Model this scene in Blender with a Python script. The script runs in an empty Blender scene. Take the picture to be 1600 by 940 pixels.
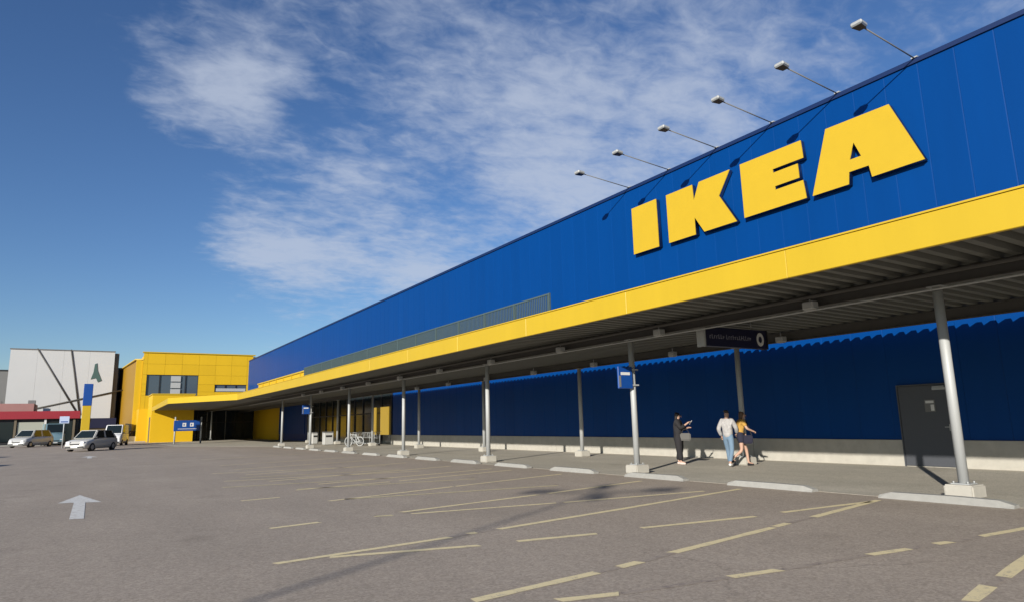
import bpy, bmesh, math, random
from mathutils import Vector, Matrix
random.seed(7)
S = bpy.context.scene
C = S.collection
rad = math.radians

# ---------------------------------------------------------------- camera
cam = bpy.data.cameras.new('camera')
cam.sensor_width = 36.0
cam.lens = 36.0 * 1040.55 / 1600.0
cam.clip_end = 5000
co = bpy.data.objects.new('camera', cam)
C.objects.link(co)
RX = ((0.84974822, 0.07496017, 0.52183229), (-0.52669501, 0.16354, 0.83417446), (-0.02281059, -0.98368473, 0.17844898))
m = Matrix(((RX[0][0], -RX[0][1], -RX[0][2], 0), (RX[1][0], -RX[1][1], -RX[1][2], 0), (RX[2][0], -RX[2][1], -RX[2][2], 1.5), (0, 0, 0, 1)))
co.matrix_world = m
S.camera = co
S.render.resolution_x = 1024
S.render.resolution_y = 601

# ---------------------------------------------------------------- light and sky
LD = Vector((1.0, 0.625, -0.37)).normalized()          # the way the sunlight travels
sun = bpy.data.lights.new('sun', 'SUN')
sun.energy = 4.2
sun.angle = rad(0.55)
sun.color = (1.0, 0.945, 0.86)
so = bpy.data.objects.new('sun', sun)
C.objects.link(so)
so.rotation_euler = LD.to_track_quat('-Z', 'Y').to_euler()
so.location = (-30, -20, 30)

W = bpy.data.worlds.new('World')
S.world = W
W.use_nodes = True
nt = W.node_tree
for n in list(nt.nodes):
    nt.nodes.remove(n)


def N(t, typ, **kw):
    n = t.nodes.new(typ)
    for k, v in kw.items():
        setattr(n, k, v)
    return n


def math_node(t, op, a, b=None, c=None, clamp=False):
    n = t.nodes.new('ShaderNodeMath')
    n.operation = op
    n.use_clamp = clamp
    for i, v in enumerate((a, b, c)):
        if v is None:
            continue
        if isinstance(v, (int, float)):
            n.inputs[i].default_value = v
        else:
            t.links.new(v, n.inputs[i])
    return n.outputs[0]


out = N(nt, 'ShaderNodeOutputWorld')
sky = N(nt, 'ShaderNodeTexSky', sky_type='NISHITA', sun_disc=False)
sky.sun_elevation = math.asin(-LD.z)
sky.sun_rotation = math.atan2(-LD.x, -LD.y)
sky.air_density = 1.0
sky.dust_density = 0.25
sky.ozone_density = 4.0
bg = N(nt, 'ShaderNodeBackground')
bg.inputs['Strength'].default_value = 0.074
sat = N(nt, 'ShaderNodeHueSaturation')
sat.inputs['Saturation'].default_value = 1.1
sat.inputs['Hue'].default_value = 0.509
nt.links.new(sky.outputs[0], sat.inputs['Color'])
nt.links.new(sat.outputs[0], bg.inputs[0])
tc = N(nt, 'ShaderNodeTexCoord')
sep = N(nt, 'ShaderNodeSeparateXYZ')
nt.links.new(tc.outputs['Generated'], sep.inputs[0])
zz = math_node(nt, 'ADD', math_node(nt, 'MAXIMUM', sep.outputs[2], 0.0), 0.16)
px = math_node(nt, 'DIVIDE', sep.outputs[0], zz)
py = math_node(nt, 'DIVIDE', sep.outputs[1], zz)
cmb = N(nt, 'ShaderNodeCombineXYZ')
nt.links.new(px, cmb.inputs[0])
nt.links.new(py, cmb.inputs[1])
cmb.inputs[2].default_value = 8.3


def noise(vec, scale, detail, rough, dist=0.0):
    n = N(nt, 'ShaderNodeTexNoise')
    n.inputs['Scale'].default_value = scale
    n.inputs['Detail'].default_value = detail
    n.inputs['Roughness'].default_value = rough
    n.inputs['Distortion'].default_value = dist
    nt.links.new(vec, n.inputs['Vector'])
    return n.outputs['Fac']


mp = N(nt, 'ShaderNodeMapping')
mp.inputs['Rotation'].default_value = (0, 0, rad(28))
mp.inputs['Scale'].default_value = (0.85, 1.15, 1)
nt.links.new(cmb.outputs[0], mp.inputs[0])
big = noise(mp.outputs[0], 1.1, 2, 0.5, 0.3)
mid = noise(mp.outputs[0], 3.8, 5, 0.58, 0.25)
fine = noise(mp.outputs[0], 15.0, 4, 0.6, 0.35)
# cloud banks: direction, tightness, weight
BANKS = [((0.256, 0.922, 0.289), 534, -0.25), ((0.426, 0.854, 0.300), 433, -0.22), ((0.109, 0.928, 0.355), 433, -0.25), ((0.216, 0.887, 0.408), 676, -0.22), ((0.238, 0.823, 0.516), 534, -0.20), ((0.441, 0.761, 0.476), 883, -0.12), ((0.187, 0.934, 0.306), 676, -0.20), 
         ((0.111, 0.959, 0.261), 534, 0.40), ((0.159, 0.954, 0.252), 433, 0.30), ((0.217, 0.943, 0.252), 358, 0.30), ((0.452, 0.865, 0.217), 300, 0.30), ((0.443, 0.783, 0.437), 10, 0.07), ((0.600, 0.612, 0.514), 42, 0.12), ((0.207, 0.833, 0.513), 300, 0.12), ((0.165, 0.921, 0.354), 300, 0.16), ((0.028, 0.908, 0.418), 534, 0.12), 
         ((0.091, 0.888, 0.451), 170, 0.42), ((0.154, 0.885, 0.439), 240, 0.26), ((0.039, 0.889, 0.456), 320, 0.22), ((0.12, 0.905, 0.41), 300, 0.2),
         ((0.300, 0.890, 0.344), 420, 0.46), ((0.25, 0.905, 0.342), 600, 0.3), ((0.192, 0.949, 0.250), 380, 0.30), ((0.25, 0.937, 0.243), 420, 0.38), ((0.313, 0.921, 0.234), 320, 0.36), ((0.399, 0.886, 0.236), 380, 0.4),
         ((0.517, 0.764, 0.386), 150, 0.38), ((0.345, 0.810, 0.473), 134, 0.26), ((0.539, 0.677, 0.501), 64, 0.24), ((0.683, 0.606, 0.408), 75, 0.22), ((0.685, 0.520, 0.509), 75, 0.14), ((0.413, 0.828, 0.379), 134, 0.16),
         ((0.582, 0.746, 0.322), 221, 0.26), ((0.158, 0.840, 0.520), 169, 0.14), ((-0.085, 0.907, 0.413), 89, -0.42), ((-0.074, 0.965, 0.250), 55, -0.40), ((0.06, 0.955, 0.30), 380, -0.25), ((0.028, 0.987, 0.158), 90, -0.3), ((0.235, 0.885, 0.40), 600, -0.2), ((0.30, 0.91, 0.29), 700, -0.15)]
cov = None
for d, k, w in BANKS:
    dv = Vector(d).normalized()
    dp = N(nt, 'ShaderNodeVectorMath', operation='DOT_PRODUCT')
    nt.links.new(tc.outputs['Generated'], dp.inputs[0])
    dp.inputs[1].default_value = dv
    e = math_node(nt, 'EXPONENT', math_node(nt, 'MULTIPLY', math_node(nt, 'SUBTRACT', dp.outputs['Value'], 1.0), float(k)))
    e = math_node(nt, 'MULTIPLY', e, w if w < 0 else w * 0.85)
    cov = e if cov is None else math_node(nt, 'ADD', cov, e)
dens = math_node(nt, 'MULTIPLY_ADD', math_node(nt, 'SUBTRACT', big, 0.5), 0.35, cov)
dens = math_node(nt, 'MULTIPLY_ADD', math_node(nt, 'SUBTRACT', mid, 0.5), 1.25, dens)
dens = math_node(nt, 'MULTIPLY_ADD', math_node(nt, 'SUBTRACT', fine, 0.5), 1.0, dens)
mr = N(nt, 'ShaderNodeMapRange', interpolation_type='SMOOTHSTEP')
nt.links.new(dens, mr.inputs[0])
mr.inputs[1].default_value = -0.05
mr.inputs[2].default_value = 0.95
mr.inputs[3].default_value = 0.0
mr.inputs[4].default_value = 0.74
cl = N(nt, 'ShaderNodeBackground')
cl.inputs[0].default_value = (0.335, 0.375, 0.455, 1)
cl.inputs[1].default_value = 1.0
mx = N(nt, 'ShaderNodeMixShader')
nt.links.new(mr.outputs[0], mx.inputs[0])
nt.links.new(bg.outputs[0], mx.inputs[1])
nt.links.new(cl.outputs[0], mx.inputs[2])
nt.links.new(mx.outputs[0], out.inputs[0])

S.view_settings.view_transform = 'Standard'
S.view_settings.look = 'None'
S.view_settings.exposure = 0.65
S.view_settings.gamma = 1.0
S.render.engine = 'CYCLES'
S.cycles.max_bounces = 6
S.cycles.diffuse_bounces = 3
S.cycles.glossy_bounces = 3
W.cycles.sampling_method = 'MANUAL'
W.cycles.sample_map_resolution = 256

# ---------------------------------------------------------------- materials
MATS = {}


def mat(name, col, rough=0.5, metal=0.0, var=0.0, vscale=4.0, bump=0.0, bscale=60.0, rnd=0.0, emit=0.0, spec=0.5, coat=0.0, streak=False):
    if name in MATS:
        return MATS[name]
    M = bpy.data.materials.new(name)
    M.use_nodes = True
    t = M.node_tree
    b = t.nodes['Principled BSDF']
    b.inputs['Roughness'].default_value = rough
    b.inputs['Metallic'].default_value = metal
    b.inputs['Specular IOR Level'].default_value = spec
    b.inputs['Coat Weight'].default_value = coat
    g = N(t, 'ShaderNodeNewGeometry')
    src = None
    c4 = (*col, 1)
    if var or rnd:
        hs = N(t, 'ShaderNodeHueSaturation')
        hs.inputs['Color'].default_value = c4
        val = 1.0
        if var:
            n = N(t, 'ShaderNodeTexNoise')
            n.inputs['Scale'].default_value = vscale
            n.inputs['Detail'].default_value = 6
            n.inputs['Roughness'].default_value = 0.65
            if streak:
                mp = N(t, 'ShaderNodeMapping')
                mp.inputs['Scale'].default_value = (1, 1, 0.12)
                t.links.new(g.outputs['Position'], mp.inputs[0])
                t.links.new(mp.outputs[0], n.inputs['Vector'])
            else:
                t.links.new(g.outputs['Position'], n.inputs['Vector'])
            val = math_node(t, 'MULTIPLY_ADD', math_node(t, 'SUBTRACT', n.outputs['Fac'], 0.5), var * 2, 1.0)
        if rnd:
            oi = N(t, 'ShaderNodeObjectInfo')
            r = math_node(t, 'MULTIPLY_ADD', math_node(t, 'SUBTRACT', oi.outputs['Random'], 0.5), rnd * 2, 0.0)
            val = math_node(t, 'ADD', r, val)
        t.links.new(val, hs.inputs['Value'])
        src = hs.outputs[0]
    if src is not None:
        t.links.new(src, b.inputs['Base Color'])
    else:
        b.inputs['Base Color'].default_value = c4
    if bump:
        n2 = N(t, 'ShaderNodeTexNoise')
        n2.inputs['Scale'].default_value = bscale
        n2.inputs['Detail'].default_value = 4
        t.links.new(g.outputs['Position'], n2.inputs['Vector'])
        bp = N(t, 'ShaderNodeBump')
        bp.inputs['Strength'].default_value = bump
        bp.inputs['Distance'].default_value = 0.02
        t.links.new(n2.outputs['Fac'], bp.inputs['Height'])
        t.links.new(bp.outputs[0], b.inputs['Normal'])
    if emit:
        b.inputs['Emission Color'].default_value = c4
        b.inputs['Emission Strength'].default_value = emit
    MATS[name] = M
    return M


def ground_mat(name, base, dark, light, grain=0.12, patch=0.25):
    M = bpy.data.materials.new(name)
    M.use_nodes = True
    t = M.node_tree
    b = t.nodes['Principled BSDF']
    b.inputs['Roughness'].default_value = 0.85
    b.inputs['Specular IOR Level'].default_value = 0.25
    g = N(t, 'ShaderNodeNewGeometry')

    def nz(scale, det, rgh, dist=0.0, mapping=None):
        n = N(t, 'ShaderNodeTexNoise')
        n.inputs['Scale'].default_value = scale
        n.inputs['Detail'].default_value = det
        n.inputs['Roughness'].default_value = rgh
        n.inputs['Distortion'].default_value = dist
        if mapping:
            mp = N(t, 'ShaderNodeMapping')
            mp.inputs['Scale'].default_value = mapping
            t.links.new(g.outputs['Position'], mp.inputs[0])
            t.links.new(mp.outputs[0], n.inputs['Vector'])
        else:
            t.links.new(g.outputs['Position'], n.inputs['Vector'])
        return n.outputs['Fac']
    a = nz(0.35, 6, 0.6, 0.6)
    wear = nz(0.5, 5, 0.6, 0.3, (1.6, 0.25, 1))
    r = N(t, 'ShaderNodeValToRGB')
    r.color_ramp.elements[0].position = 0.36
    r.color_ramp.elements[0].color = (*dark, 1)
    r.color_ramp.elements[1].position = 0.66
    r.color_ramp.elements[1].color = (*light, 1)
    e = r.color_ramp.elements.new(0.52)
    e.color = (*base, 1)
    mixn = math_node(t, 'MULTIPLY_ADD', wear, 0.45, math_node(t, 'MULTIPLY', a, 0.55))
    t.links.new(mixn, r.inputs[0])
    gr = nz(32, 5, 0.85)
    gr2 = nz(7, 6, 0.7)
    sp = nz(160, 2, 0.6)
    val = math_node(t, 'MULTIPLY_ADD', math_node(t, 'SUBTRACT', gr, 0.5), grain * 3.2, 1.0)
    val = math_node(t, 'MULTIPLY_ADD', math_node(t, 'SUBTRACT', gr2, 0.5), patch * 1.3, val)
    val = math_node(t, 'MULTIPLY_ADD', math_node(t, 'SUBTRACT', sp, 0.5), grain * 3.0, val)
    pv = N(t, 'ShaderNodeTexVoronoi')
    pv.inputs['Scale'].default_value = 42
    t.links.new(g.outputs['Position'], pv.inputs['Vector'])
    ps = N(t, 'ShaderNodeSeparateColor')
    t.links.new(pv.outputs['Color'], ps.inputs[0])
    val = math_node(t, 'MULTIPLY_ADD', math_node(t, 'SUBTRACT', ps.outputs[0], 0.5), 0.34, val)
    # oil spots
    v = N(t, 'ShaderNodeTexVoronoi')
    v.inputs['Scale'].default_value = 0.55
    t.links.new(g.outputs['Position'], v.inputs['Vector'])
    spot = N(t, 'ShaderNodeMapRange')
    t.links.new(v.outputs['Distance'], spot.inputs[0])
    spot.inputs[1].default_value = 0.06
    spot.inputs[2].default_value = 0.2
    spot.inputs[3].default_value = -0.13
    spot.inputs[4].default_value = 0.0
    val = math_node(t, 'ADD', val, spot.outputs[0])
    cv = N(t, 'ShaderNodeTexVoronoi', feature='DISTANCE_TO_EDGE')
    cv.inputs['Scale'].default_value = 0.16
    wob = N(t, 'ShaderNodeTexNoise')
    wob.inputs['Scale'].default_value = 0.9
    wob.inputs['Detail'].default_value = 6
    t.links.new(g.outputs['Position'], wob.inputs['Vector'])
    va = N(t, 'ShaderNodeVectorMath', operation='MULTIPLY_ADD')
    t.links.new(wob.outputs['Color'], va.inputs[0])
    va.inputs[1].default_value = (1.6, 1.6, 0)
    t.links.new(g.outputs['Position'], va.inputs[2])
    t.links.new(va.outputs[0], cv.inputs['Vector'])
    ck = N(t, 'ShaderNodeMapRange')
    t.links.new(cv.outputs['Distance'], ck.inputs[0])
    ck.inputs[1].default_value = 0.0015
    ck.inputs[2].default_value = 0.0045
    ck.inputs[3].default_value = -0.16
    ck.inputs[4].default_value = 0.0
    keep = N(t, 'ShaderNodeMapRange')
    t.links.new(a, keep.inputs[0])
    keep.inputs[1].default_value = 0.46
    keep.inputs[2].default_value = 0.56
    val = math_node(t, 'MULTIPLY_ADD', ck.outputs[0], keep.outputs[0], val)
    hs = N(t, 'ShaderNodeHueSaturation')
    t.links.new(r.outputs[0], hs.inputs['Color'])
    t.links.new(val, hs.inputs['Value'])
    t.links.new(hs.outputs[0], b.inputs['Base Color'])
    bp = N(t, 'ShaderNodeBump')
    bp.inputs['Strength'].default_value = 0.35
    bp.inputs['Distance'].default_value = 0.01
    t.links.new(sp, bp.inputs['Height'])
    t.links.new(bp.outputs[0], b.inputs['Normal'])
    MATS[name] = M
    return M


def paint_mat(name, col, under, worn=0.5):
    M = bpy.data.materials.new(name)
    M.use_nodes = True
    t = M.node_tree
    b = t.nodes['Principled BSDF']
    b.inputs['Roughness'].default_value = 0.75
    b.inputs['Specular IOR Level'].default_value = 0.3
    g = N(t, 'ShaderNodeNewGeometry')
    n = N(t, 'ShaderNodeTexNoise')
    n.inputs['Scale'].default_value = 9
    n.inputs['Detail'].default_value = 8
    n.inputs['Roughness'].default_value = 0.75
    t.links.new(g.outputs['Position'], n.inputs['Vector'])
    n2 = N(t, 'ShaderNodeTexNoise')
    n2.inputs['Scale'].default_value = 90
    t.links.new(g.outputs['Position'], n2.inputs['Vector'])
    f = math_node(t, 'MULTIPLY_ADD', n2.outputs['Fac'], 0.35, n.outputs['Fac'])
    r = N(t, 'ShaderNodeMapRange')
    r.inputs[1].default_value = 0.42 + 0.3 * worn
    r.inputs[2].default_value = 0.62 + 0.3 * worn
    t.links.new(f, r.inputs[0])
    mxx = N(t, 'ShaderNodeMix', data_type='RGBA')
    t.links.new(r.outputs[0], mxx.inputs['Factor'])
    mxx.inputs['A'].default_value = (*col, 1)
    mxx.inputs['B'].default_value = (*under, 1)
    t.links.new(mxx.outputs['Result'], b.inputs['Base Color'])
    MATS[name] = M
    return M


ASPH = (0.366, 0.306, 0.242)
M_ASPH = ground_mat('asphalt', ASPH, (0.331, 0.278, 0.220), (0.404, 0.340, 0.270), 0.26, 0.28)
M_PAVE = ground_mat('pavement_concrete', (0.44, 0.405, 0.33), (0.38, 0.35, 0.286), (0.50, 0.46, 0.378), 0.12, 0.25)
M_YPAINT = paint_mat('yellow_line_paint', (0.76, 0.64, 0.37), ASPH, 0.95)
M_YFAINT = paint_mat('faded_line_paint', (0.66, 0.57, 0.31), ASPH, 0.8)
M_WPAINT = paint_mat('white_arrow_paint', (0.68, 0.67, 0.62), ASPH, 0.85)
M_TAR = paint_mat('dark_seam', (0.2, 0.165, 0.145), ASPH, 0.3)
M_BLUE = mat('blue_cladding', (0.0, 0.041, 0.185), 0.45, 0, 0.10, 1.4, 0.12, 1.1, rnd=0.03, spec=0.12, streak=True)
M_BLUEBACK = mat('dark_blue_backing', (0.0008, 0.028, 0.14), 0.6)
M_TRIM = mat('dark_blue_trim', (0.002, 0.016, 0.075), 0.5)
M_YEL = mat('yellow_cladding', (0.475, 0.322, 0.015), 0.45, 0, 0.09, 1.3, 0, spec=0.4, streak=True)
M_YELP = mat('yellow_panel', (0.60, 0.37, 0.010), 0.5, 0, 0.06, 0.6, 0, rnd=0.03, spec=0.3, streak=True)
M_LET = mat('yellow_letter', (0.50, 0.33, 0.016), 0.45, 0, 0.06, 1.6, spec=0.4)
M_STEEL = mat('galvanised_steel', (0.36, 0.37, 0.365), 0.55, 0.1, 0.15, 6.0, streak=True)
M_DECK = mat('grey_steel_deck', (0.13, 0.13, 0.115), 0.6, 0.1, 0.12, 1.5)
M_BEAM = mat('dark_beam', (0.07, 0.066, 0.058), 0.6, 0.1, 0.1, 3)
M_CONC = mat('pale_concrete', (0.40, 0.38, 0.33), 0.85, 0, 0.22, 3.5, 0.3, 80)
M_KERB = mat('kerb_concrete', (0.29, 0.285, 0.26), 0.9, 0, 0.22, 9, 0.4, 90, rnd=0.08)
M_DOOR = mat('charcoal_door', (0.062, 0.066, 0.076), 0.5, 0, 0.08, 3)
M_DARK = mat('dark_metal', (0.02, 0.02, 0.022), 0.5, 0.2)
M_GLASS = mat('dark_glass', (0.012, 0.018, 0.02), 0.12, 0, spec=0.4)
M_GLASST = mat('teal_glass', (0.02, 0.10, 0.11), 0.08, 0, spec=0.6)
M_WHITE = mat('white_paint', (0.6, 0.6, 0.58), 0.5, 0, 0.05, 2)
M_OFFW = mat('white_render', (0.48, 0.485, 0.48), 0.8, 0, 0.05, 0.3)
M_GREY = mat('grey_cladding', (0.15, 0.15, 0.147), 0.7, 0, 0.08, 0.4)
M_RED = mat('red_fascia', (0.27, 0.018, 0.028), 0.5, 0, 0.1, 0.8)
M_PINK = mat('faded_red_roof', (0.3, 0.15, 0.135), 0.7, 0, 0.15, 0.8)
M_BROWN = mat('brown_wall', (0.13, 0.105, 0.07), 0.8, 0, 0.15, 0.5)
M_SIGNB = mat('blue_sign', (0.006, 0.055, 0.25), 0.4)
M_SIGND = mat('dark_navy_sign', (0.012, 0.012, 0.035), 0.4)
M_LENS = mat('lamp_lens', (0.42, 0.42, 0.4), 0.3)
M_RAIL = mat('grey_green_railing', (0.085, 0.125, 0.125), 0.5, 0.3)
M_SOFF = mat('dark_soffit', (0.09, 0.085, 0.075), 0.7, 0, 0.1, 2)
M_TYRE = mat('tyre_rubber', (0.018, 0.018, 0.018), 0.9)
M_RIM = mat('alloy_rim', (0.4, 0.4, 0.42), 0.35, 0.7)
M_BLACK = mat('black_trim', (0.02, 0.02, 0.02), 0.6)
M_HEADL = mat('headlight_lens', (0.75, 0.75, 0.75), 0.15, 0, spec=0.8)
M_TAILL = mat('tail_light', (0.4, 0.02, 0.02), 0.25)


# ---------------------------------------------------------------- mesh helpers
def B():
    return bmesh.new()


def box(bm, x0, x1, y0, y1, z0, z1):
    v = [bm.verts.new(p) for p in ((x0, y0, z0), (x1, y0, z0), (x1, y1, z0), (x0, y1, z0), (x0, y0, z1), (x1, y0, z1), (x1, y1, z1), (x0, y1, z1))]
    for f in ((0, 3, 2, 1), (4, 5, 6, 7), (0, 1, 5, 4), (1, 2, 6, 5), (2, 3, 7, 6), (3, 0, 4, 7)):
        bm.faces.new([v[i] for i in f])
    return bm


def bar(bm, p, q, w, h=None, up=(0, 0, 1)):
    h = h or w
    p, q = Vector(p), Vector(q)
    d = (q - p).normalized()
    u = Vector(up)
    if abs(d.dot(u)) > 0.95:
        u = Vector((0, 1, 0))
    s = d.cross(u).normalized()
    u = s.cross(d).normalized()
    a = []
    for c in (p, q):
        a.append([bm.verts.new(c + s * (w / 2 * i) + u * (h / 2 * j)) for i, j in ((-1, -1), (1, -1), (1, 1), (-1, 1))])
    bm.faces.new(a[0][::-1])
    bm.faces.new(a[1])
    for i in range(4):
        j = (i + 1) % 4
        bm.faces.new((a[0][i], a[0][j], a[1][j], a[1][i]))
    return bm


def cyl(bm, p, q, r0, r1=None, n=14, caps=True):
    r1 = r0 if r1 is None else r1
    p, q = Vector(p), Vector(q)
    d = (q - p).normalized()
    u = Vector((0, 0, 1)) if abs(d.z) < 0.9 else Vector((1, 0, 0))
    s = d.cross(u).normalized()
    u = s.cross(d)
    A = [bm.verts.new(p + (s * math.cos(2 * math.pi * i / n) + u * math.sin(2 * math.pi * i / n)) * r0) for i in range(n)]
    Q = [bm.verts.new(q + (s * math.cos(2 * math.pi * i / n) + u * math.sin(2 * math.pi * i / n)) * r1) for i in range(n)]
    for i in range(n):
        j = (i + 1) % n
        f = bm.faces.new((A[i], A[j], Q[j], Q[i]))
        f.smooth = True
    if caps:
        bm.faces.new(A[::-1])
        bm.faces.new(Q)
    return bm


def prism(bm, pts, z0, z1):
    a = [bm.verts.new((x, y, z0)) for x, y in pts]
    b = [bm.verts.new((x, y, z1)) for x, y in pts]
    bm.faces.new(a[::-1])
    bm.faces.new(b)
    for i in range(len(pts)):
        j = (i + 1) % len(pts)
        bm.faces.new((a[i], a[j], b[j], b[i]))
    return bm


def bevel(bm, w, seg=1):
    bmesh.ops.bevel(bm, geom=list(bm.edges), offset=w, segments=seg, affect='EDGES', clamp_overlap=True)
    return bm


def quad(bm, a, b, c, d):
    bm.faces.new([bm.verts.new(p) for p in (a, b, c, d)])
    return bm


def mesh_of(name, bm, material):
    bmesh.ops.recalc_face_normals(bm, faces=list(bm.faces))
    me = bpy.data.meshes.new(name)
    bm.to_mesh(me)
    bm.free()
    if material:
        me.materials.append(material)
    return me


def obj(name, bm, material, parent=None, off=None):
    """one mesh object; off: shift from scene coordinates to the coordinates of the thing"""
    if off is not None:
        bmesh.ops.translate(bm, verts=list(bm.verts), vec=-Vector(off))
    o = bpy.data.objects.new(name, mesh_of(name, bm, material))
    C.objects.link(o)
    if parent is not None:
        o.parent = parent
    return o


def tag(o, label=None, cat=None, group=None, kind=None):
    if label:
        o['label'] = label
    if cat:
        o['category'] = cat
    if group:
        o['group'] = group
    if kind:
        o['kind'] = kind
    return o


def thing(name, label, cat, loc=(0, 0, 0), rz=0.0, group=None):
    o = bpy.data.objects.new(name, None)
    o.empty_display_size = 0.2
    C.objects.link(o)
    o.location = loc
    o.rotation_euler = (0, 0, rz)
    return tag(o, label, cat, group)


def inst(name, me, parent, loc, rz=0.0):
    o = bpy.data.objects.new(name, me)
    C.objects.link(o)
    o.parent = parent
    o.location = loc
    o.rotation_euler = (0, 0, rz)
    return o


ORD = ['first', 'second', 'third', 'fourth', 'fifth', 'sixth', 'seventh', 'eighth', 'ninth', 'tenth', 'eleventh', 'twelfth', 'thirteenth', 'fourteenth', 'fifteenth', 'sixteenth']

# ---------------------------------------------------------------- ground
gb = B()
quad(gb, (-1500, -1500, 0), (1500, -1500, 0), (1500, 1500, 0), (-1500, 1500, 0))
ground = tag(obj('asphalt_ground', gb, M_ASPH), kind='structure')
pb = B()
prism(pb, [(12.42, -14), (20.0, -14), (20.0, 110), (9.0, 110), (9.0, 97), (6.6, 97), (6.6, 70), (11.0, 61.0), (12.42, 58)], -0.05, 0.004)
pave = tag(obj('pavement', pb, M_PAVE), kind='structure')


def stripe(x0, y0, x1, y1, w, material, name='parking_line', z=0.004):
    d = Vector((x1 - x0, y1 - y0, 0)).normalized()
    n = Vector((-d.y, d.x, 0)) * (w / 2)
    b = B()
    k = max(1, int((Vector((x1 - x0, y1 - y0, 0)).length) / 0.25))
    prev = None
    for i in range(k + 1):
        t = i / k
        c = Vector((x0 + (x1 - x0) * t, y0 + (y1 - y0) * t, z))
        wv = 1 + random.uniform(-0.12, 0.12)
        cur = (b.verts.new(c + n * wv + d * random.uniform(-0.03, 0.03)), b.verts.new(c - n * wv + d * random.uniform(-0.03, 0.03)))
        if prev:
            b.faces.new((prev[0], prev[1], cur[1], cur[0]))
        prev = cur
    return obj(name, b, material, ground)


LW = 0.125
# fresh stall lines of the current layout
for a in [(1.86, 8.10, 4.20, 8.40), (5.05, 8.57, 8.2, 9.15), (8.22, 9.16, 11.75, 9.86), (5.70, 5.81, 8.0, 6.22), (8.12, 6.26, 8.5, 6.33), (9.3, 6.47, 11.9, 6.97), (2.88, 5.36, 4.38, 5.55), (4.75, 5.61, 5.08, 5.67), (4.52, 8.50, 4.66, 8.52),
          (6.1, 2.92, 6.74, 3.06), (7.23, 3.14, 8.6, 3.42), (4.24, 13.98, 7.5, 14.9), (7.6, 14.93, 11.6, 16.05), (2.76, 15.37, 3.6, 15.5), (4.3, 16.95, 6.91, 17.45), (7.2, 17.5, 11.5, 18.6),
          (2.4, 10.9, 3.2, 11.05), (4.7, 11.3, 8.0, 11.95), (8.3, 12.0, 11.6, 12.75), (5.2, 18.2, 11.3, 19.6), (3.4, 21.4, 9.2, 20.6), (3.6, 25.4, 9.5, 24.4), (4.4, 20.3, 11.0, 22.0), (4.4, 23.7, 10.8, 25.5), (4.6, 27.1, 10.5, 28.8), (4.6, 30.6, 10.5, 32.3), (4.8, 37.4, 10.3, 39.2)]:
    stripe(*a, LW, M_YPAINT)
# older faded ones that cross them
for a in [(2.45, 8.08, 4.20, 7.62), (4.72, 7.57, 5.88, 7.37), (6.67, 7.34, 8.73, 7.05), (9.35, 7.07, 11.6, 6.93), (3.48, 4.93, 4.03, 4.79), (5.27, 4.63, 5.88, 4.54), (7.25, 4.42, 7.88, 4.34), (8.40, 4.31, 8.66, 4.27), (9.32, 4.23, 10.9, 4.12),
          (4.74, 10.98, 7.47, 10.53), (7.6, 10.5, 10.9, 10.08), (4.13, 11.10, 4.43, 11.02), (4.6, 14.1, 9.5, 13.3), (4.4, 17.2, 9.0, 16.5), (3.0, 19.2, 7.5, 18.6), (4.0, 22.5, 9.0, 21.8)]:
    stripe(*a, LW * 0.95, M_YPAINT if a[1] < 11 else M_YFAINT)
# dark traces where paint was ground off
for a in [(4.70, 8.49, 5.05, 8.57), (4.2, 8.40, 4.52, 8.48), (4.4, 5.56, 4.75, 5.6), (5.1, 5.66, 5.7, 5.8), (4.05, 4.78, 5.26, 4.63), (5.9, 4.53, 7.2, 4.43), (7.9, 4.33, 8.38, 4.31), (8.68, 4.26, 9.3, 4.23), (6.76, 3.06, 7.22, 3.14), (8.52, 6.34, 9.28, 6.46)]:
    stripe(*a, 0.09, M_TAR, 'paint_trace', 0.003)
# direction arrow
ab = B()
pts = [(-0.22, 14.45), (0.0, 14.38), (-0.0, 17.62), (0.30, 17.45), (-0.13, 19.75), (-0.5, 17.85), (-0.21, 17.72)]
ab.faces.new([ab.verts.new((x, y, 0.004)) for x, y in pts])
obj('arrow_marking', ab, M_WPAINT, ground)
fa = B()
fa.faces.new([fa.verts.new((x, y, 0.004)) for x, y in [(-0.1, 46.5), (0.12, 46.4), (0.12, 48.6), (0.45, 48.4), (0.0, 51), (-0.42, 48.8), (-0.1, 48.7)]])
obj('arrow_marking', fa, M_WPAINT, ground)

# ---------------------------------------------------------------- the blue store
WX = 20.0
YA, YB = -14.0, 110.0
ROOF = 11.82
store = thing('store_building', 'long blue metal-clad store with yellow entrance block at its far end', 'building', (WX, 48, 0))
SO = (WX, 48, 0)
core = B()
box(core, WX + 0.07, WX + 60, YA, YB - 0.3, 0.0, ROOF - 0.12)
obj('wall', core, M_BLUEBACK, store, SO)
# cladding: each panel with a folded rib at its edge
PW = 1.0


def clad(h):
    b = B()
    prof = [(0.07, 0.003), (0.006, 0.003), (0.0, 0.030), (0.0, PW - 0.004), (0.07, PW - 0.004)]
    lo = [b.verts.new((x, y, 0)) for x, y in prof]
    hi = [b.verts.new((x, y, h)) for x, y in prof]
    for i in range(len(prof) - 1):
        b.faces.new((lo[i], lo[i + 1], hi[i + 1], hi[i]))
    b.faces.new(lo)
    b.faces.new(hi[::-1])
    return b


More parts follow.
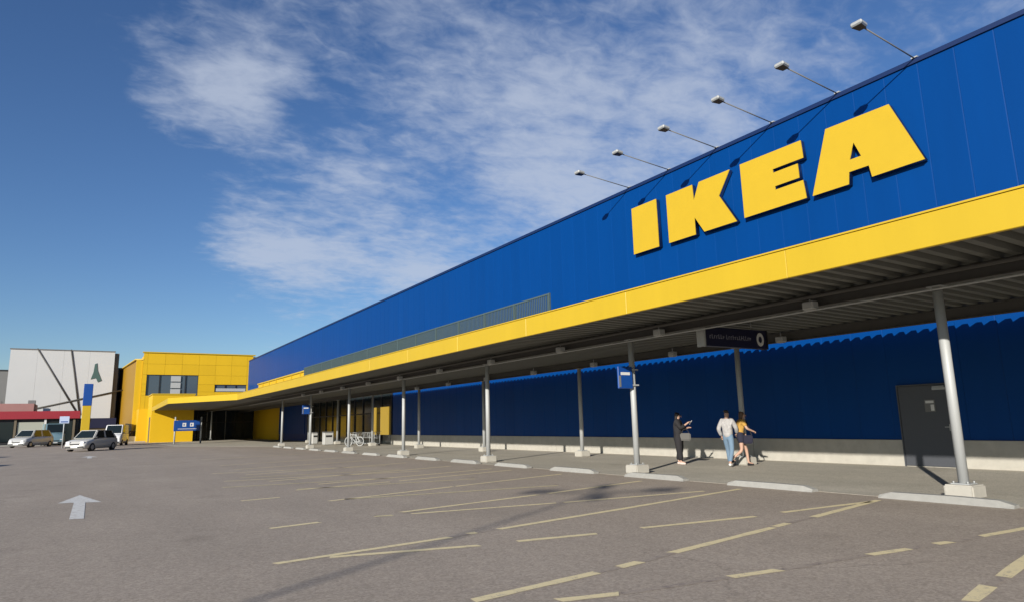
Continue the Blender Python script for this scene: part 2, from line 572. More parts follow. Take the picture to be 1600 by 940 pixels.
Z_PL = 0.74
up = mesh_of('cladding_panel', clad(ROOF - 4.3 - 0.12), M_BLUE)
lo = mesh_of('cladding_panel', clad(4.28 - Z_PL - 0.02), M_BLUE)
y = YA
while y < YB - 0.9:
    inst('cladding_panel', up, store, (0, y - 48, 4.3))
    in_door = 9.0 <= y < 10.9
    if not in_door and y < 50.0 or 75 < y < 88:
        inst('cladding_panel', lo, store, (0, y - 48, Z_PL + 0.01))
    y += PW
par = B()
box(par, WX - 0.06, WX + 0.5, YA, YB - 0.3, ROOF - 0.12, ROOF + 0.02)
obj('parapet_trim', par, M_TRIM, store, SO)
# plinth, cast in lengths
pl_y = YA
while pl_y < 50:
    L = 6.0
    if pl_y < 10 < pl_y + L:
        for a, b_ in ((pl_y, 9.28), (10.77, pl_y + L)):
            q = B()
            box(q, WX - 0.05, WX + 0.06, a + 0.008, b_ - 0.008, 0.0, Z_PL)
            obj('plinth', q, M_CONC, store, SO)
    else:
        q = B()
        box(q, WX - 0.05, WX + 0.06, pl_y + 0.008, min(pl_y + L, 50.2) - 0.008, 0.0, Z_PL)
        obj('plinth', q, M_CONC, store, SO)
    pl_y += L
# side panels round the door
for a, b_, z0, z1 in ((9.003, 9.28, Z_PL, 4.28), (10.77, 10.997, Z_PL, 4.28), (9.28, 10.77, 2.30, 4.28)):
    q = B()
    box(q, WX + 0.004, WX + 0.066, a, b_, z0 + 0.01, z1)
    obj('door_surround', q, M_BLUE, store, SO)
db = B()
box(db, WX - 0.07, WX + 0.05, 9.315, 10.735, 0.02, 2.262)
bevel(db, 0.012)
door = obj('door', db, M_DOOR, store, SO)
q = B()
for a in ((9.28, 9.315, 0, 2.3), (10.735, 10.77, 0, 2.3)):
    box(q, WX - 0.085, WX + 0.06, a[0], a[1], a[2], a[3])
box(q, WX - 0.085, WX + 0.06, 9.315, 10.735, 2.265, 2.3)
obj('frame', q, M_DOOR, door, SO)
q = B()
box(q, WX - 0.085, WX - 0.072, 9.74, 10.02, 1.52, 1.86)
nt_ = obj('notice', q, M_GREY, door, SO)
q = B()
box(q, WX - 0.089, WX - 0.086, 9.77, 9.99, 1.76, 1.83)
box(q, WX - 0.089, WX - 0.086, 9.77, 9.86, 1.55, 1.72)
obj('notice_print', q, M_WHITE, door, SO)
q = B()
bar(q, (WX - 0.1, 9.42, 1.0), (WX - 0.1, 9.42, 1.18), 0.03)
bar(q, (WX - 0.1, 9.42, 1.1), (WX - 0.1, 9.55, 1.1), 0.025)
obj('handle', q, M_STEEL, door, SO)
q = B()
box(q, WX - 0.14, WX - 0.07, 9.4, 9.75, 2.12, 2.19)
bar(q, (WX - 0.16, 9.42, 2.21), (WX - 0.1, 9.75, 2.21), 0.03)
obj('door_closer', q, M_STEEL, door, SO)

# entrance front under the canopy (glass bays, blue and yellow panels)
gy = 53.0
q = B()
box(q, WX + 0.03, WX + 0.06, 50.2, 75.0, 0.0, 4.28)
obj('glass_front', q, M_GLASS, store, SO)
for i in range(12):
    q = B()
    yy = 50.2 + i * 2.2
    box(q, WX - 0.05, WX + 0.028, yy, yy + 0.1, 0, 4.28)
    obj('mullion', q, M_DARK, store, SO)
for zz_ in (2.45, 4.15):
    q = B()
    box(q, WX - 0.04, WX + 0.02, 50.3, 75.0, zz_, zz_ + 0.09)
    obj('transom', q, M_DARK, store, SO)
M_YELGLOW = mat('yellow_added_glow', (0.62, 0.40, 0.06), 0.5, emit=0.42)  # yellow panel colour; emission added to brighten it in the canopy shade
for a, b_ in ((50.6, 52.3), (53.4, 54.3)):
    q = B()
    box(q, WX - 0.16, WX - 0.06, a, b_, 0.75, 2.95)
    obj('added_glow_panel', bevel(q, 0.01), M_YELGLOW, store, SO)
for i in range(6):
    q = B()
    box(q, WX - 0.004, WX + 0.06, 88 + i * 3.6 + 0.01, 88 + (i + 1) * 3.6 - 0.01, 0.0, 4.28)
    obj('yellow_wall_panel', q, M_YELP, store, SO)

# ---------------------------------------------------------------- yellow entrance block at the far end
YF = 109.4
# front wall pieces round two window openings: rows of panels
wins = [(6.15, 12.95, 6.45, 9.45), (15.25, 19.75, 7.0, 8.1)]
q = B()
box(q, 5.75, 40, YF + 0.35, 140, 0, 12.45)
obj('entrance_block', q, M_YELP, store, SO)
zs = [4.2, 6.45, 7.0, 8.1, 9.45, 11.0, 12.6]
xs = [5.6, 6.15, 8.42, 10.68, 12.95, 15.25, 17.5, 19.75, 20.6]
for i in range(len(xs) - 1):
    for j in range(len(zs) - 1):
        cx, cz = (xs[i] + xs[i + 1]) / 2, (zs[j] + zs[j + 1]) / 2
        if any(a < cx < b_ and c < cz < d for a, b_, c, d in wins):
            continue
        q = B()
        box(q, xs[i] + 0.01, xs[i + 1] - 0.01, YF, YF + 0.35, zs[j] + 0.01, zs[j + 1] - 0.01)
        obj('yellow_wall_panel', q, M_YELP, store, SO)
q = B()
box(q, 5.45, 20.9, YF - 0.15, YF + 0.5, 12.6, 12.75)
obj('roof_edge', q, M_YEL, store, SO)
for a, b_, c, d in wins:
    q = B()
    box(q, a, b_, YF + 0.22, YF + 0.3, c, d)
    w = obj('window', q, mat('grey_blue_glass', (0.06, 0.08, 0.10), 0.1, 0, spec=0.7), store, SO)
    n = 4 if b_ - a > 5 else 3
    for k in range(n + 1):
        q = B()
        x = a + (b_ - a) * k / n
        box(q, x - 0.06, x + 0.06, YF + 0.1, YF + 0.219, c, d)
        obj('frame', q, M_DARK, w, SO)
    if n == 4:
        for k in range(3):
            q = B()
            box(q, 9.3, 10.6, YF + 0.05, YF + 0.095, c + 0.15 + k * 0.95, c + 0.95 + k * 0.95)
            obj('white_board', q, mat('pale_grey_board', (0.36, 0.37, 0.36), 0.6), w, SO)
    else:
        q = B()
        box(q, a + 0.2, b_ - 0.1, YF + 0.05, YF + 0.095, c + 0.1, c + 0.55)
        obj('white_board', q, mat('pale_grey_board', (0.36, 0.37, 0.36), 0.6), w, SO)
# return wing on the left, receding
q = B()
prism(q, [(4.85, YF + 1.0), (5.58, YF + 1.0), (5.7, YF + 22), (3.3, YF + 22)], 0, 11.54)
obj('side_wing', q, mat('darker_yellow', (0.27, 0.145, 0.004), 0.5, 0, 0.12, 0.5), store, SO)  # wing set in a darker yellow than the front block
q = B()
prism(q, [(4.55, YF + 0.4), (5.6, YF - 0.05), (5.6, YF + 22.1), (3.1, YF + 22.1)], 11.55, 11.7)
obj('roof_edge', q, M_YEL, store, SO)
q = B()
box(q, 4.75, 5.58, YF + 0.2, YF + 0.99, 0, 11.54)
obj('corner_pier', q, M_YELP, store, SO)
# lower portal wall
q = B()
box(q, 6.3, 11.2, 97.0, 104.0, 0.0, 6.0)
portal = obj('portal_block', q, M_YELP, store, SO)
q = B()
box(q, 6.2, 11.3, 96.9, 104.1, 6.0, 6.15)
obj('roof_edge', q, M_YEL, portal, SO)
q = B()
box(q, 6.26, 6.296, 98.4, 100.2, 0.0, 3.2)
obj('side_door', q, M_BROWN, portal, SO)
q = B()
box(q, 5.2, 6.3, 104.0, YF, 0, 4.4)
obj('link_wall', q, M_YELP, store, SO)
# glazed lobby behind the portal
q = B()
box(q, 11.2, 20.0, 104.0, 104.1, 0.0, 4.25)
obj('lobby_glass', q, M_GLASS, store, SO)
for i in range(8):
    q = B()
    x = 11.25 + i * 1.22
    box(q, x, x + 0.1, 103.9, 103.99, 0, 4.2)
    obj('mullion', q, M_STEEL if i in (2, 4) else M_DARK, store, SO)
q = B()
box(q, 11.2, 19.95, 103.9, 103.99, 2.4, 2.5)
obj('transom', q, M_DARK, store, SO)

# ---------------------------------------------------------------- letters on the wall
SC = 19.72 / 19.85


def outline(name, loops, x_front, depth, material, sub):
    cu = bpy.data.curves.new(name, 'CURVE')
    cu.dimensions = '2D'
    cu.fill_mode = 'BOTH'
    cu.extrude = depth / 2
    for lp in loops:
        sp = cu.splines.new('POLY')
        sp.points.add(len(lp) - 1)
        for k, (a, b_) in enumerate(lp):
            sp.points[k].co = (a, b_, 0, 1)
        sp.use_cyclic_u = True
    o = bpy.data.objects.new(name, cu)
    C.objects.link(o)
    dg = bpy.context.evaluated_depsgraph_get()
    me = bpy.data.meshes.new_from_object(o.evaluated_get(dg))
    bpy.data.objects.remove(o)
    bm = bmesh.new()
    bm.from_mesh(me)
    bpy.data.meshes.remove(me)
    for v in bm.verts:
        a, b_, c = v.co
        v.co = (c, -a, b_)
    return bm


RAW = {
    'I': [[(21.47, 8.66), (19.90, 8.66), (19.92, 10.77), (21.47, 10.77)]],
    'K': [[(19.31, 8.66), (17.84, 8.66), (17.84, 9.36), (17.40, 8.66), (15.82, 8.66), (16.56, 9.88), (15.97, 10.74), (17.50, 10.74), (17.82, 10.08), (17.86, 10.74), (19.32, 10.74)]],
    'E': [[(15.47, 8.68), (12.91, 8.68), (12.98, 9.33), (14.07, 9.33), (14.07, 9.46), (13.10, 9.46), (13.12, 9.97), (14.10, 9.97), (14.10, 10.10), (12.88, 10.10), (12.92, 10.74), (15.48, 10.76)]],
    'A': [[(12.69, 8.67), (11.41, 8.67), (11.36, 9.06), (10.72, 9.06), (10.66, 8.67), (9.10, 8.69), (9.90, 10.74), (11.99, 10.77)], [(11.30, 9.45), (10.92, 9.45), (11.11, 9.96)]],
}
pos = {'I': 'leftmost of the four', 'K': 'between I and E', 'E': 'between K and A', 'A': 'rightmost of the four'}
for ch, loops in RAW.items():
    lps = [[(-p[0] * SC, 1.5 + (p[1] - 1.5) * SC) for p in l] for l in loops]
    y0 = min(p[0] for p in lps[0])
    bm = outline('letter', lps, 19.72, 0.03, M_LET, None)
    rm = outline('letter', lps, 19.72, 0.17, M_TRIM, None)
    yc = sum(p[0] for p in lps[0]) / len(lps[0])
    z0 = min(p[1] for p in lps[0])
    for q_ in (bm, rm):
        bmesh.ops.translate(q_, verts=list(q_.verts), vec=(0, yc, -z0))
    bmesh.ops.translate(rm, verts=list(rm.verts), vec=(0.101, 0, 0))
    for v in rm.verts:
        v.co.y *= 0.995
        v.co.z = 0.006 + v.co.z * 0.994
    o = obj('sign_letter', bm, M_LET)
    obj('letter_return', rm, M_TRIM, o)
    o.location = (19.755, -yc, z0)
    tag(o, 'big yellow raised letter %s on the blue wall, %s' % (ch, pos[ch]), 'letter', 'wall sign letters')

# ---------------------------------------------------------------- roof edge floodlights
FL = [9.03, 11.49, 13.99, 16.54, 19.13, 21.63]
near = ['nearest to the right edge', 'second from the right', 'third from the right', 'fourth from the right', 'fifth from the right', 'farthest, leftmost of the row']
for i, yy in enumerate(FL):
    t = thing('floodlight', 'slim floodlight arm reaching out from the blue roof edge, %s' % near[i], 'floodlight', (WX - 0.06, yy, ROOF), 0, 'floodlights along the roof edge')
    b = B()
    cyl(b, (0.5, 0, -0.02), (-2.62, 0, 0.20), 0.02, n=8)
    obj('arm', b, M_GREY, t)
    b = B()
    box(b, -0.03, 0.35, -0.09, 0.09, 0.021, 0.06)
    obj('bracket', b, M_STEEL, t)
    b = B()
    prism(b, [(-2.6, -0.13), (-2.6, 0.13), (-2.98, 0.17), (-2.98, -0.17)], 0.15, 0.28)
    bevel(b, 0.035)
    hd = obj('lamp_head', b, M_STEEL, t)
    b = B()
    prism(b, [(-2.63, -0.1), (-2.63, 0.1), (-2.95, 0.14), (-2.95, -0.14)], 0.13, 0.148)
    obj('lens', b, M_DARK, hd)

# ---------------------------------------------------------------- canopy over the walkway
XF, ZB, ZT = 10.23, 3.88, 4.39
XR = 19.36
canopy = thing('walkway_canopy', 'long flat canopy with yellow fascia on steel posts along the blue wall', 'canopy', (13.2, 25, 0))
CO = (13.2, 25, 0)
YK = 60.5
fl = 4.235
yy = YA
while yy < YK - 0.1:
    ye = min(yy + fl, YK)
    q = B()
    box(q, XF + random.uniform(-0.003, 0.003), XF + 0.09, yy + 0.003, ye - 0.003, ZB, ZT)
    obj('fascia_panel', bevel(q, 0.008), M_YEL, canopy, CO)
    q = B()
    box(q, XF - 0.025, XF + 0.16, yy + 0.002, ye - 0.002, ZT + 0.002, ZT + 0.03)
    obj('fascia_cap', q, M_YEL, canopy, CO)
    yy = ye
# prow at the entrance
for p0, p1 in (((10.27, YK), (5.75, 69.0)), ((5.8, 69.1), (6.35, 96.8))):
    q = B()
    bar(q, (p0[0], p0[1], (ZB + ZT) / 2), (p1[0], p1[1], (ZB + ZT) / 2), 0.09, ZT - ZB)
    obj('fascia', q, M_YEL, canopy, CO)
q = B()
prism(q, [(XF + 0.1, YK + 0.1), (5.95, 69.1), (6.45, 96.8), (11.2, 96.8), (11.2, 103.8), (19.95, 103.8), (19.95, YK + 0.1)], 4.02, 4.2)
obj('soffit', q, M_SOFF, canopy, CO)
# trapezoid steel deck, ribs running towards the wall
q = B()
P = 0.34
zf, zr = 4.13, 3.99
n = int((YK - YA) / P)
rows = [XF + 0.1, 13.2, 17.8, XR]
prev = None
for i in range(n):
    for dy, up_ in ((0.0, 0), (0.13, 0), (0.17, 1), (0.30, 1)):
        yy = YA + i * P + dy
        cur = []
        for x in rows:
            z = zf + (zr - zf) * (x - rows[0]) / (rows[-1] - rows[0]) + up_ * 0.10
            cur.append(q.verts.new((x, yy, z)))
        if prev:
            for k in range(len(rows) - 1):
                q.faces.new((prev[k], prev[k + 1], cur[k + 1], cur[k]))
        prev = cur
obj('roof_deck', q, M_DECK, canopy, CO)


def ibeam(x, z0, z1, y0, y1, wf=0.16, t=0.02):
    b = B()
    box(b, x - wf / 2, x + wf / 2, y0, y1, z0, z0 + t)
    box(b, x - 0.008, x + 0.008, y0, y1, z0 + t, z1 - t)
    box(b, x - wf / 2, x + wf / 2, y0, y1, z1 - t, z1)
    return b


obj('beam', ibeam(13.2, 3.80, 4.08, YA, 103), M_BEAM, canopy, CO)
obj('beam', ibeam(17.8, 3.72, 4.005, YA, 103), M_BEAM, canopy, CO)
q = B()
bar(q, (XR - 0.06, YA, 3.965), (XR - 0.06, YK, 3.965), 0.06, 0.05)
obj('edge_angle', q, M_BEAM, canopy, CO)
q = B()
cyl(q, (12.85, YA, 3.98), (12.85, 95, 3.98), 0.045, n=8)
obj('cable_tray', q, M_BEAM, canopy, CO)
q = B()
cyl(q, (13.0, YA, 3.72), (13.0, 70, 3.72), 0.022, n=6)
obj('conduit', q, M_STEEL, canopy, CO)


def post_mesh(h):
    b = B()
    cyl(b, (0, 0, 0.22), (0, 0, h), 0.085, n=18)
    box(b, -0.13, 0.13, -0.13, 0.13, h - 0.02, h)
    box(b, -0.15, 0.15, -0.15, 0.15, 0.243, 0.262)
    for sx in (-0.115, 0.115):
        for sy in (-0.115, 0.115):
            cyl(b, (sx, sy, 0.26), (sx, sy, 0.295), 0.016, n=6)
    return mesh_of('post', b, M_STEEL)


def base_mesh(s):
    b = B()
    prism(b, [(-s, -s), (s, -s), (s, s), (-s, s)], 0.0, 0.24)
    bevel(b, 0.025, 2)
    return mesh_of('post_base', b, M_CONC)


pm1, pm2, bm1 = post_mesh(3.80), post_mesh(3.72), base_mesh(0.24)
PY = [6.15 + 8.47 * k for k in range(-2, 7)]
for yy in PY:
    p = inst('post', pm1, canopy, (0, yy - 25, 0))
    inst('post_base', bm1, p, (0, 0, 0))
for yy in PY[2:] + [66]:
    p = inst('post', pm2, canopy, (4.6, yy - 25, 0))
    inst('post_base', bm1, p, (0, 0, 0))
p = inst('post', pm1, canopy, (13.1 - 13.2, 95 - 25, 0))

# ---------------------------------------------------------------- railing and upstand on the canopy
rail = thing('roof_railing', 'grey barred guard railing standing on the canopy roof', 'railing', (12, 17, 4.15))
RO = (12, 17, 4.15)
y0, y1 = 16.95, 46.0
q = B()
bar(q, (12, y0, 5.45), (12, y1, 5.45), 0.05)
obj('top_rail', q, M_RAIL, rail, RO)
q = B()
bar(q, (12, y0, 4.5), (12, y1, 4.5), 0.04)
obj('bottom_rail', q, M_RAIL, rail, RO)
nb = 14
for i in range(nb + 1):
    yy = y0 + (y1 - y0) * i / nb
    q = B()
    bar(q, (12, yy, 4.15), (12, yy, 5.48), 0.06)
    obj('post', q, M_RAIL, rail, RO)
    if i < nb:
        q = B()
        k = 20
        for j in range(1, k):
            yj = yy + (y1 - y0) / nb * j / k
            bar(q, (12, yj, 4.52), (12, yj, 5.43), 0.03)
        tag(obj('bars', q, M_RAIL, rail, RO), kind='stuff')
ups = thing('roof_upstand', 'low yellow upstand wall on the canopy roof beyond the grey railing', 'wall', (13, 54, 4.1))
q = B()
box(q, 13.0, 14.5, 42.0, 66.0, 4.1, 5.5)
obj('wall', q, M_YELP, ups, (13, 54, 4.1))
q = B()
box(q, 12.9, 14.6, 41.9, 66.1, 5.5, 5.6)
obj('coping', q, M_YEL, ups, (13, 54, 4.1))
for i in range(9):
    q = B()
    box(q, 12.92, 12.995, 43 + i * 2.6, 43.08 + i * 2.6, 4.2, 5.5)
    obj('rib', q, M_YEL, ups, (13, 54, 4.1))

# ---------------------------------------------------------------- lamps under the canopy


def canopy_lamp(x, yy, z, label, group):
    t = thing('canopy_lamp', label, 'lamp', (x, yy, z), 0, group)
    b = B()
    box(b, -0.11, 0.11, -0.13, 0.13, -0.17, 0.0)
    bevel(b, 0.02)
    h = obj('housing', b, M_STEEL, t)
    b = B()
    box(b, -0.08, 0.08, -0.10, 0.10, -0.19, -0.172)
    obj('lens', b, M_LENS, h)
    b = B()
    cyl(b, (0, 0, 0.0), (0, 0, 0.13), 0.015, n=8)
    obj('stem', b, M_STEEL, t)


for i in range(10):
    canopy_lamp(12.95, 8.6 + 4.58 * i, 3.90, 'small grey box lamp under the canopy, %s from right, front row' % ORD[i], 'front row canopy lamps')
for i in range(7):
    canopy_lamp(17.5, 12.7 + 4.5 * i, 3.86, 'small grey box lamp under the canopy, %s from right, back row' % ORD[i], 'back row canopy lamps')

# ---------------------------------------------------------------- wheel stops
for k in range(15):
    ya, yb = 5.02 + 3.45 * k, 7.15 + 3.45 * k
    b = B()
    # low kerb block with sloping ends
    pr = [(-0.11, 0.0), (0.11, 0.0), (0.085, 0.115), (-0.07, 0.115)]
    L = (yb - ya) / 2
    rings = []
    for yy, sc in ((-L, 0.45), (-L + 0.22, 1.0), (-0.2, 1.0), (L - 0.22, 1.0), (L, 0.5)):
        jz = random.uniform(0.95, 1.05)
        rings.append([b.verts.new((x, yy, z * sc * jz)) for x, z in pr])
    for i in range(len(rings) - 1):
        for j in range(4):
            jj = (j + 1) % 4
            b.faces.new((rings[i][j], rings[i][jj], rings[i + 1][jj], rings[i + 1][j]))
    b.faces.new(rings[0][::-1])
    b.faces.new(rings[-1])
    o = obj('wheel_stop', b, M_KERB)
    o.location = (12.3, (ya + yb) / 2, 0.002)
    o.rotation_euler = (0, 0, rad(random.uniform(-0.6, 0.6)))
    tag(o, 'low concrete wheel stop beside the walkway, %s from the right edge' % ORD[k], 'wheel stop', 'concrete wheel stops along the walkway')

# ---------------------------------------------------------------- signs
hs_ = thing('hanging_sign', 'dark navy box sign with round white symbol hanging under the canopy', 'sign', (14.65, 12, 3.35))
HO = (14.65, 12, 3.35)
q = B()
box(q, 13.42, 15.88, 12.0, 12.2, 3.35, 3.86)
obj('panel', q, M_SIGND, hs_, HO)
q = B()
box(q, 13.36, 13.418, 11.97, 12.23, 3.33, 3.88)
obj('end_cap', q, M_STEEL, hs_, HO)
q = B()
box(q, 15.882, 15.93, 11.98, 12.22, 3.34, 3.87)
obj('end_cap', q, M_DARK, hs_, HO)
q = B()
random.seed(3)
x = 13.6
while x < 15.2:
    if 14.12 < x < 14.24 or 14.42 < x < 14.5:
        x += 0.05
        continue
    h = random.choice((0.085, 0.085, 0.12))
    box(q, x, x + 0.018, 11.994, 11.999, 3.55, 3.55 + h)
    zz_ = random.choice((3.55, 3.60, 3.62))
    box(q, x + 0.019, x + 0.055, 11.994, 11.999, zz_, zz_ + 0.018)
    x += 0.085
obj('lettering', q, mat('dim_grey_print', (0.22, 0.22, 0.27), 0.6), hs_, HO)
q = B()
for k in range(24):
    a0, a1 = 2 * math.pi * k / 24, 2 * math.pi * (k + 1) / 24
    quad(q, *[(15.62 + r * math.cos(a) * 0.8, 11.994, 3.6 + r * math.sin(a)) for r, a in ((0.19, a0), (0.19, a1), (0.09, a1), (0.09, a0))])
obj('round_symbol', q, M_WHITE, hs_, HO)
for x in (13.8, 15.4):
    q = B()
    cyl(q, (x, 12.1, 3.86), (x, 12.1, 4.1), 0.012, n=6)
    obj('hanger', q, M_STEEL, hs_, HO)


def post_sign(x, yy, z, label):
    t = thing('post_sign', label, 'sign', (x, yy, z), 0, 'blue signs on canopy posts')
    b = B()
    box(b, -0.55, -0.02, -0.03, 0.03, 0, 0.62)
    bevel(b, 0.01)
    p = obj('panel', b, M_SIGNB, t)
    b = B()
    box(b, -0.46, -0.12, -0.036, -0.031, 0.38, 0.46)
    obj('white_bar', b, M_WHITE, p)
    b = B()
    box(b, -0.53, -0.46, -0.036, -0.031, 0.04, 0.36)
    obj('pale_strip', b, M_GREY, p)
    for zz_ in (0.08, 0.52):
        b = B()
        box(b, -0.02, 0.22, -0.02, 0.02, zz_, zz_ + 0.04)
        obj('clamp', b, M_STEEL, t)


post_sign(13.1, PY[3] - 0.11, 2.37, 'small blue sign with white bar clamped to the post left of the woman in black')
post_sign(13.1, PY[7] - 0.11, 2.40, 'small blue sign clamped to a far canopy post near the entrance')
rs = thing('direction_sign', 'wide blue sign with two white symbols on a grey post by the yellow entrance', 'sign', (10.25, 82, 0))
q = B()
box(q, -2.7, -0.1, -0.06, 0.06, 1.38, 2.52)
obj('panel', bevel(q, 0.02), M_SIGNB, rs)
for x in (-1.85, -1.1):
    q = B()
    box(q, x, x + 0.36, -0.068, -0.061, 1.85, 2.25)
    f = obj('symbol', q, M_WHITE, rs)
    q = B()
    box(q, x + 0.1, x + 0.2, -0.074, -0.069, 1.95, 2.15)
    obj('symbol_cut', q, M_SIGNB, f)
q = B()
box(q, -2.3, -0.4, -0.068, -0.061, 1.58, 1.63)
obj('white_line', q, M_WHITE, rs)
for x in (-2.55, 0.05):
    q = B()
    cyl(q, (x, 0.1, 0), (x, 0.1, 2.9), 0.09, n=10)
    obj('post', q, M_STEEL, rs)
py_ = thing('entrance_pylon', 'tall narrow pylon, blue above and yellow below, among the parked cars', 'pylon', (-0.55, 75, 0))
q = B()
box(q, -0.36, 0.38, -0.3, 0.3, 3.94, 5.98)
obj('blue_panel', bevel(q, 0.03), M_SIGNB, py_)
q = B()
box(q, -0.34, 0.36, -0.32, 0.32, 0.15, 3.93)
obj('yellow_panel', bevel(q, 0.03), M_YEL, py_)
q = B()
box(q, -0.6, 0.6, -0.6, 0.6, 0, 0.15)
obj('footing', q, M_CONC, py_)
sg = thing('parking_sign', 'small pale square sign on a thin post before the red shopfront', 'sign', (-2.35, 80, 0))
q = B()
box(q, -0.4, 0.4, -0.03, 0.03, 2.4, 3.08)
p_ = obj('panel', bevel(q, 0.01), mat('pale_blue_sign', (0.45, 0.52, 0.68), 0.4), sg)
q = B()
box(q, -0.3, 0.3, -0.036, -0.031, 2.5, 2.6)
obj('blue_bar', q, M_SIGNB, p_)
q = B()
cyl(q, (0, 0.06, 0), (0, 0.06, 3.1), 0.05, n=8)
obj('post', q, M_STEEL, sg)


# ---------------------------------------------------------------- cars
def car(label, loc, rz, col, L=4.3, Wd=1.78, H=1.55, van=False, group='parked cars'):
    cm = mat('car_paint_%02d%02d%02d' % tuple(int(c * 99) for c in col), col, 0.32, 0.05, coat=0.3)
    t = thing('parked_van' if van else 'parked_car', label, 'van' if van else 'car', loc, rz, group)
    w = Wd / 2
    belt = 0.62 * H if not van else 0.58 * H
    hood = belt - 0.06
    hl = L / 2
    if van:
        st = [(hl, 0.55, 0.84), (hl - 0.1, hood - 0.25, 0.94), (hl - 0.55, hood, 0.98), (hl - 0.9, belt, 1.0), (-hl + 0.1, belt, 1.0), (-hl, belt - 0.03, 0.97)]
        cab = [(hl - 0.75, belt - 0.02), (hl - 1.35, H), (-hl + 0.08, H), (-hl + 0.02, belt - 0.02)]
    else:
        st = [(hl, 0.52, 0.80), (hl - 0.08, 0.66, 0.90), (hl - 0.3, hood - 0.12, 0.96), (hl - 1.15, hood + 0.02, 1.0), (0.2, belt, 1.0), (-hl + 0.6, belt + 0.02, 1.0), (-hl + 0.1, belt - 0.02, 0.95), (-hl, 0.62, 0.85)]
        cab = [(hl - 1.05, belt - 0.02), (hl - 1.75, H), (-hl + 0.75, H - 0.02), (-hl + 0.14, belt - 0.02)]
    b = B()
    rings = []
    for yy, zt, ws in st:
        ww = w * ws
        half = [(ww * 0.82, 0.2), (ww * 0.97, 0.3), (ww, min(0.55, zt * 0.7)), (ww * 0.97, zt - 0.08), (ww * 0.84, zt)]
        ring = half + [(-x, z) for x, z in half[::-1]]
        rings.append([b.verts.new((x, yy, z)) for x, z in ring])
    nn = len(rings[0])
    for i in range(len(rings) - 1):
        for j in range(nn):
            jj = (j + 1) % nn
            f = b.faces.new((rings[i][j], rings[i][jj], rings[i + 1][jj], rings[i + 1][j]))
    b.faces.new(rings[0])
    b.faces.new(rings[-1][::-1])
    bevel(b, 0.025, 2)
    for f in b.faces:
        f.smooth = True
    body = obj('body', b, cm, t)
    (y0, z0), (y1, z1), (y2, z2), (y3, z3) = cab
    wb, wt = w * 0.93, w * (0.76 if not van else 0.88)
    b = B()
    lo_ = [(-wb, y0, z0), (wb, y0, z0), (wb, y3, z3), (-wb, y3, z3)]
    hi_ = [(-wt, y1, z1), (wt, y1, z1), (wt, y2, z2), (-wt, y2, z2)]
    vl = [b.verts.new(p) for p in lo_]
    vh = [b.verts.new(p) for p in hi_]
    b.faces.new(vl[::-1])
    b.faces.new(vh)
    for i in range(4):
        j = (i + 1) % 4
        b.faces.new((vl[i], vl[j], vh[j], vh[i]))
    bevel(b, 0.05, 2)
    roof = obj('cabin', b, cm, t)

    def pane(name, A, Bp, Cc, D, inset=0.09, off=0.012, material=None):
        P_ = [Vector(p) for p in (A, Bp, Cc, D)]
        c = sum(P_, Vector()) / 4
        nrm = (P_[1] - P_[0]).cross(P_[3] - P_[0]).normalized()
        if nrm.dot(c - Vector((0, (y1 + y2) / 2, (z0 + z1) / 2))) < 0:
            nrm = -nrm
        bb = B()
        lo2 = [p + (c - p).normalized() * inset * 1.3 - nrm * 0.01 for p in P_]
        hi2 = [p + nrm * (off + 0.01) for p in lo2]
        va = [bb.verts.new(p) for p in lo2]
        vb = [bb.verts.new(p) for p in hi2]
        bb.faces.new(va[::-1])
        bb.faces.new(vb)
        for i in range(4):
            j = (i + 1) % 4
            bb.faces.new((va[i], va[j], vb[j], vb[i]))
        return obj(name, bb, material or M_GLASS, roof)
    pane('windscreen', lo_[0], lo_[1], hi_[1], hi_[0], 0.1)
    pane('rear_window', lo_[2], lo_[3], hi_[3], hi_[2], 0.14)
    for s in (1, -1):
        def sp(f, top):
            if top:
                return (s * wt, y1 + (y2 - y1) * f, z1)
            return (s * wb, y0 + (y3 - y0) * f, z0)
        pane('side_window', sp(0.06, 0), sp(0.46, 0), sp(0.42, 1), sp(0.02, 1), 0.05)
        if not van:
            pane('side_window', sp(0.5, 0), sp(0.9, 0), sp(0.95, 1), sp(0.46, 1), 0.05)
        # door seam strips, mirrors, lamps, wheels
        bb = B()
        box(bb, s * (w + 0.02) - 0.09, s * (w + 0.02) + 0.09, y0 - 0.35, y0 - 0.2, belt - 0.02, belt + 0.13)
        obj('mirror', bevel(bb, 0.03), M_BLACK, t)
        bb = B()
        box(bb, s * w * 0.62 - 0.16, s * w * 0.62 + 0.16, hl - 0.16, hl - 0.02, 0.62, 0.78)
        obj('headlight', bevel(bb, 0.03), M_HEADL, t)
        bb = B()
        box(bb, s * w * 0.74 - 0.1, s * w * 0.74 + 0.1, -hl + 0.0, -hl + 0.14, 0.68, 0.92)
        obj('tail_light', bevel(bb, 0.02), M_TAILL, t)
        for yy in (hl - 0.85, -hl + 0.8):
            bb = B()
            cyl(bb, (s * (w - 0.2), yy, 0.32), (s * (w + 0.02), yy, 0.32), 0.32, n=20)
            ty = obj('wheel', bb, M_TYRE, t)
            bb = B()
            cyl(bb, (s * (w + 0.021), yy, 0.32), (s * (w + 0.035), yy, 0.32), 0.2, 0.18, n=14)
            obj('rim', bb, M_RIM, ty)
    bb = B()
    box(bb, -w * 0.8, w * 0.8, hl - 0.06, hl + 0.02, 0.26, 0.42)
    obj('bumper', bevel(bb, 0.02), M_BLACK, t)
    bb = B()
    box(bb, -w * 0.42, w * 0.42, hl - 0.05, hl + 0.012, 0.5, 0.62)
    obj('grille', bevel(bb, 0.01), M_BLACK, t)
    bb = B()
    box(bb, -0.26, 0.26, hl + 0.021, hl + 0.03, 0.3, 0.41)
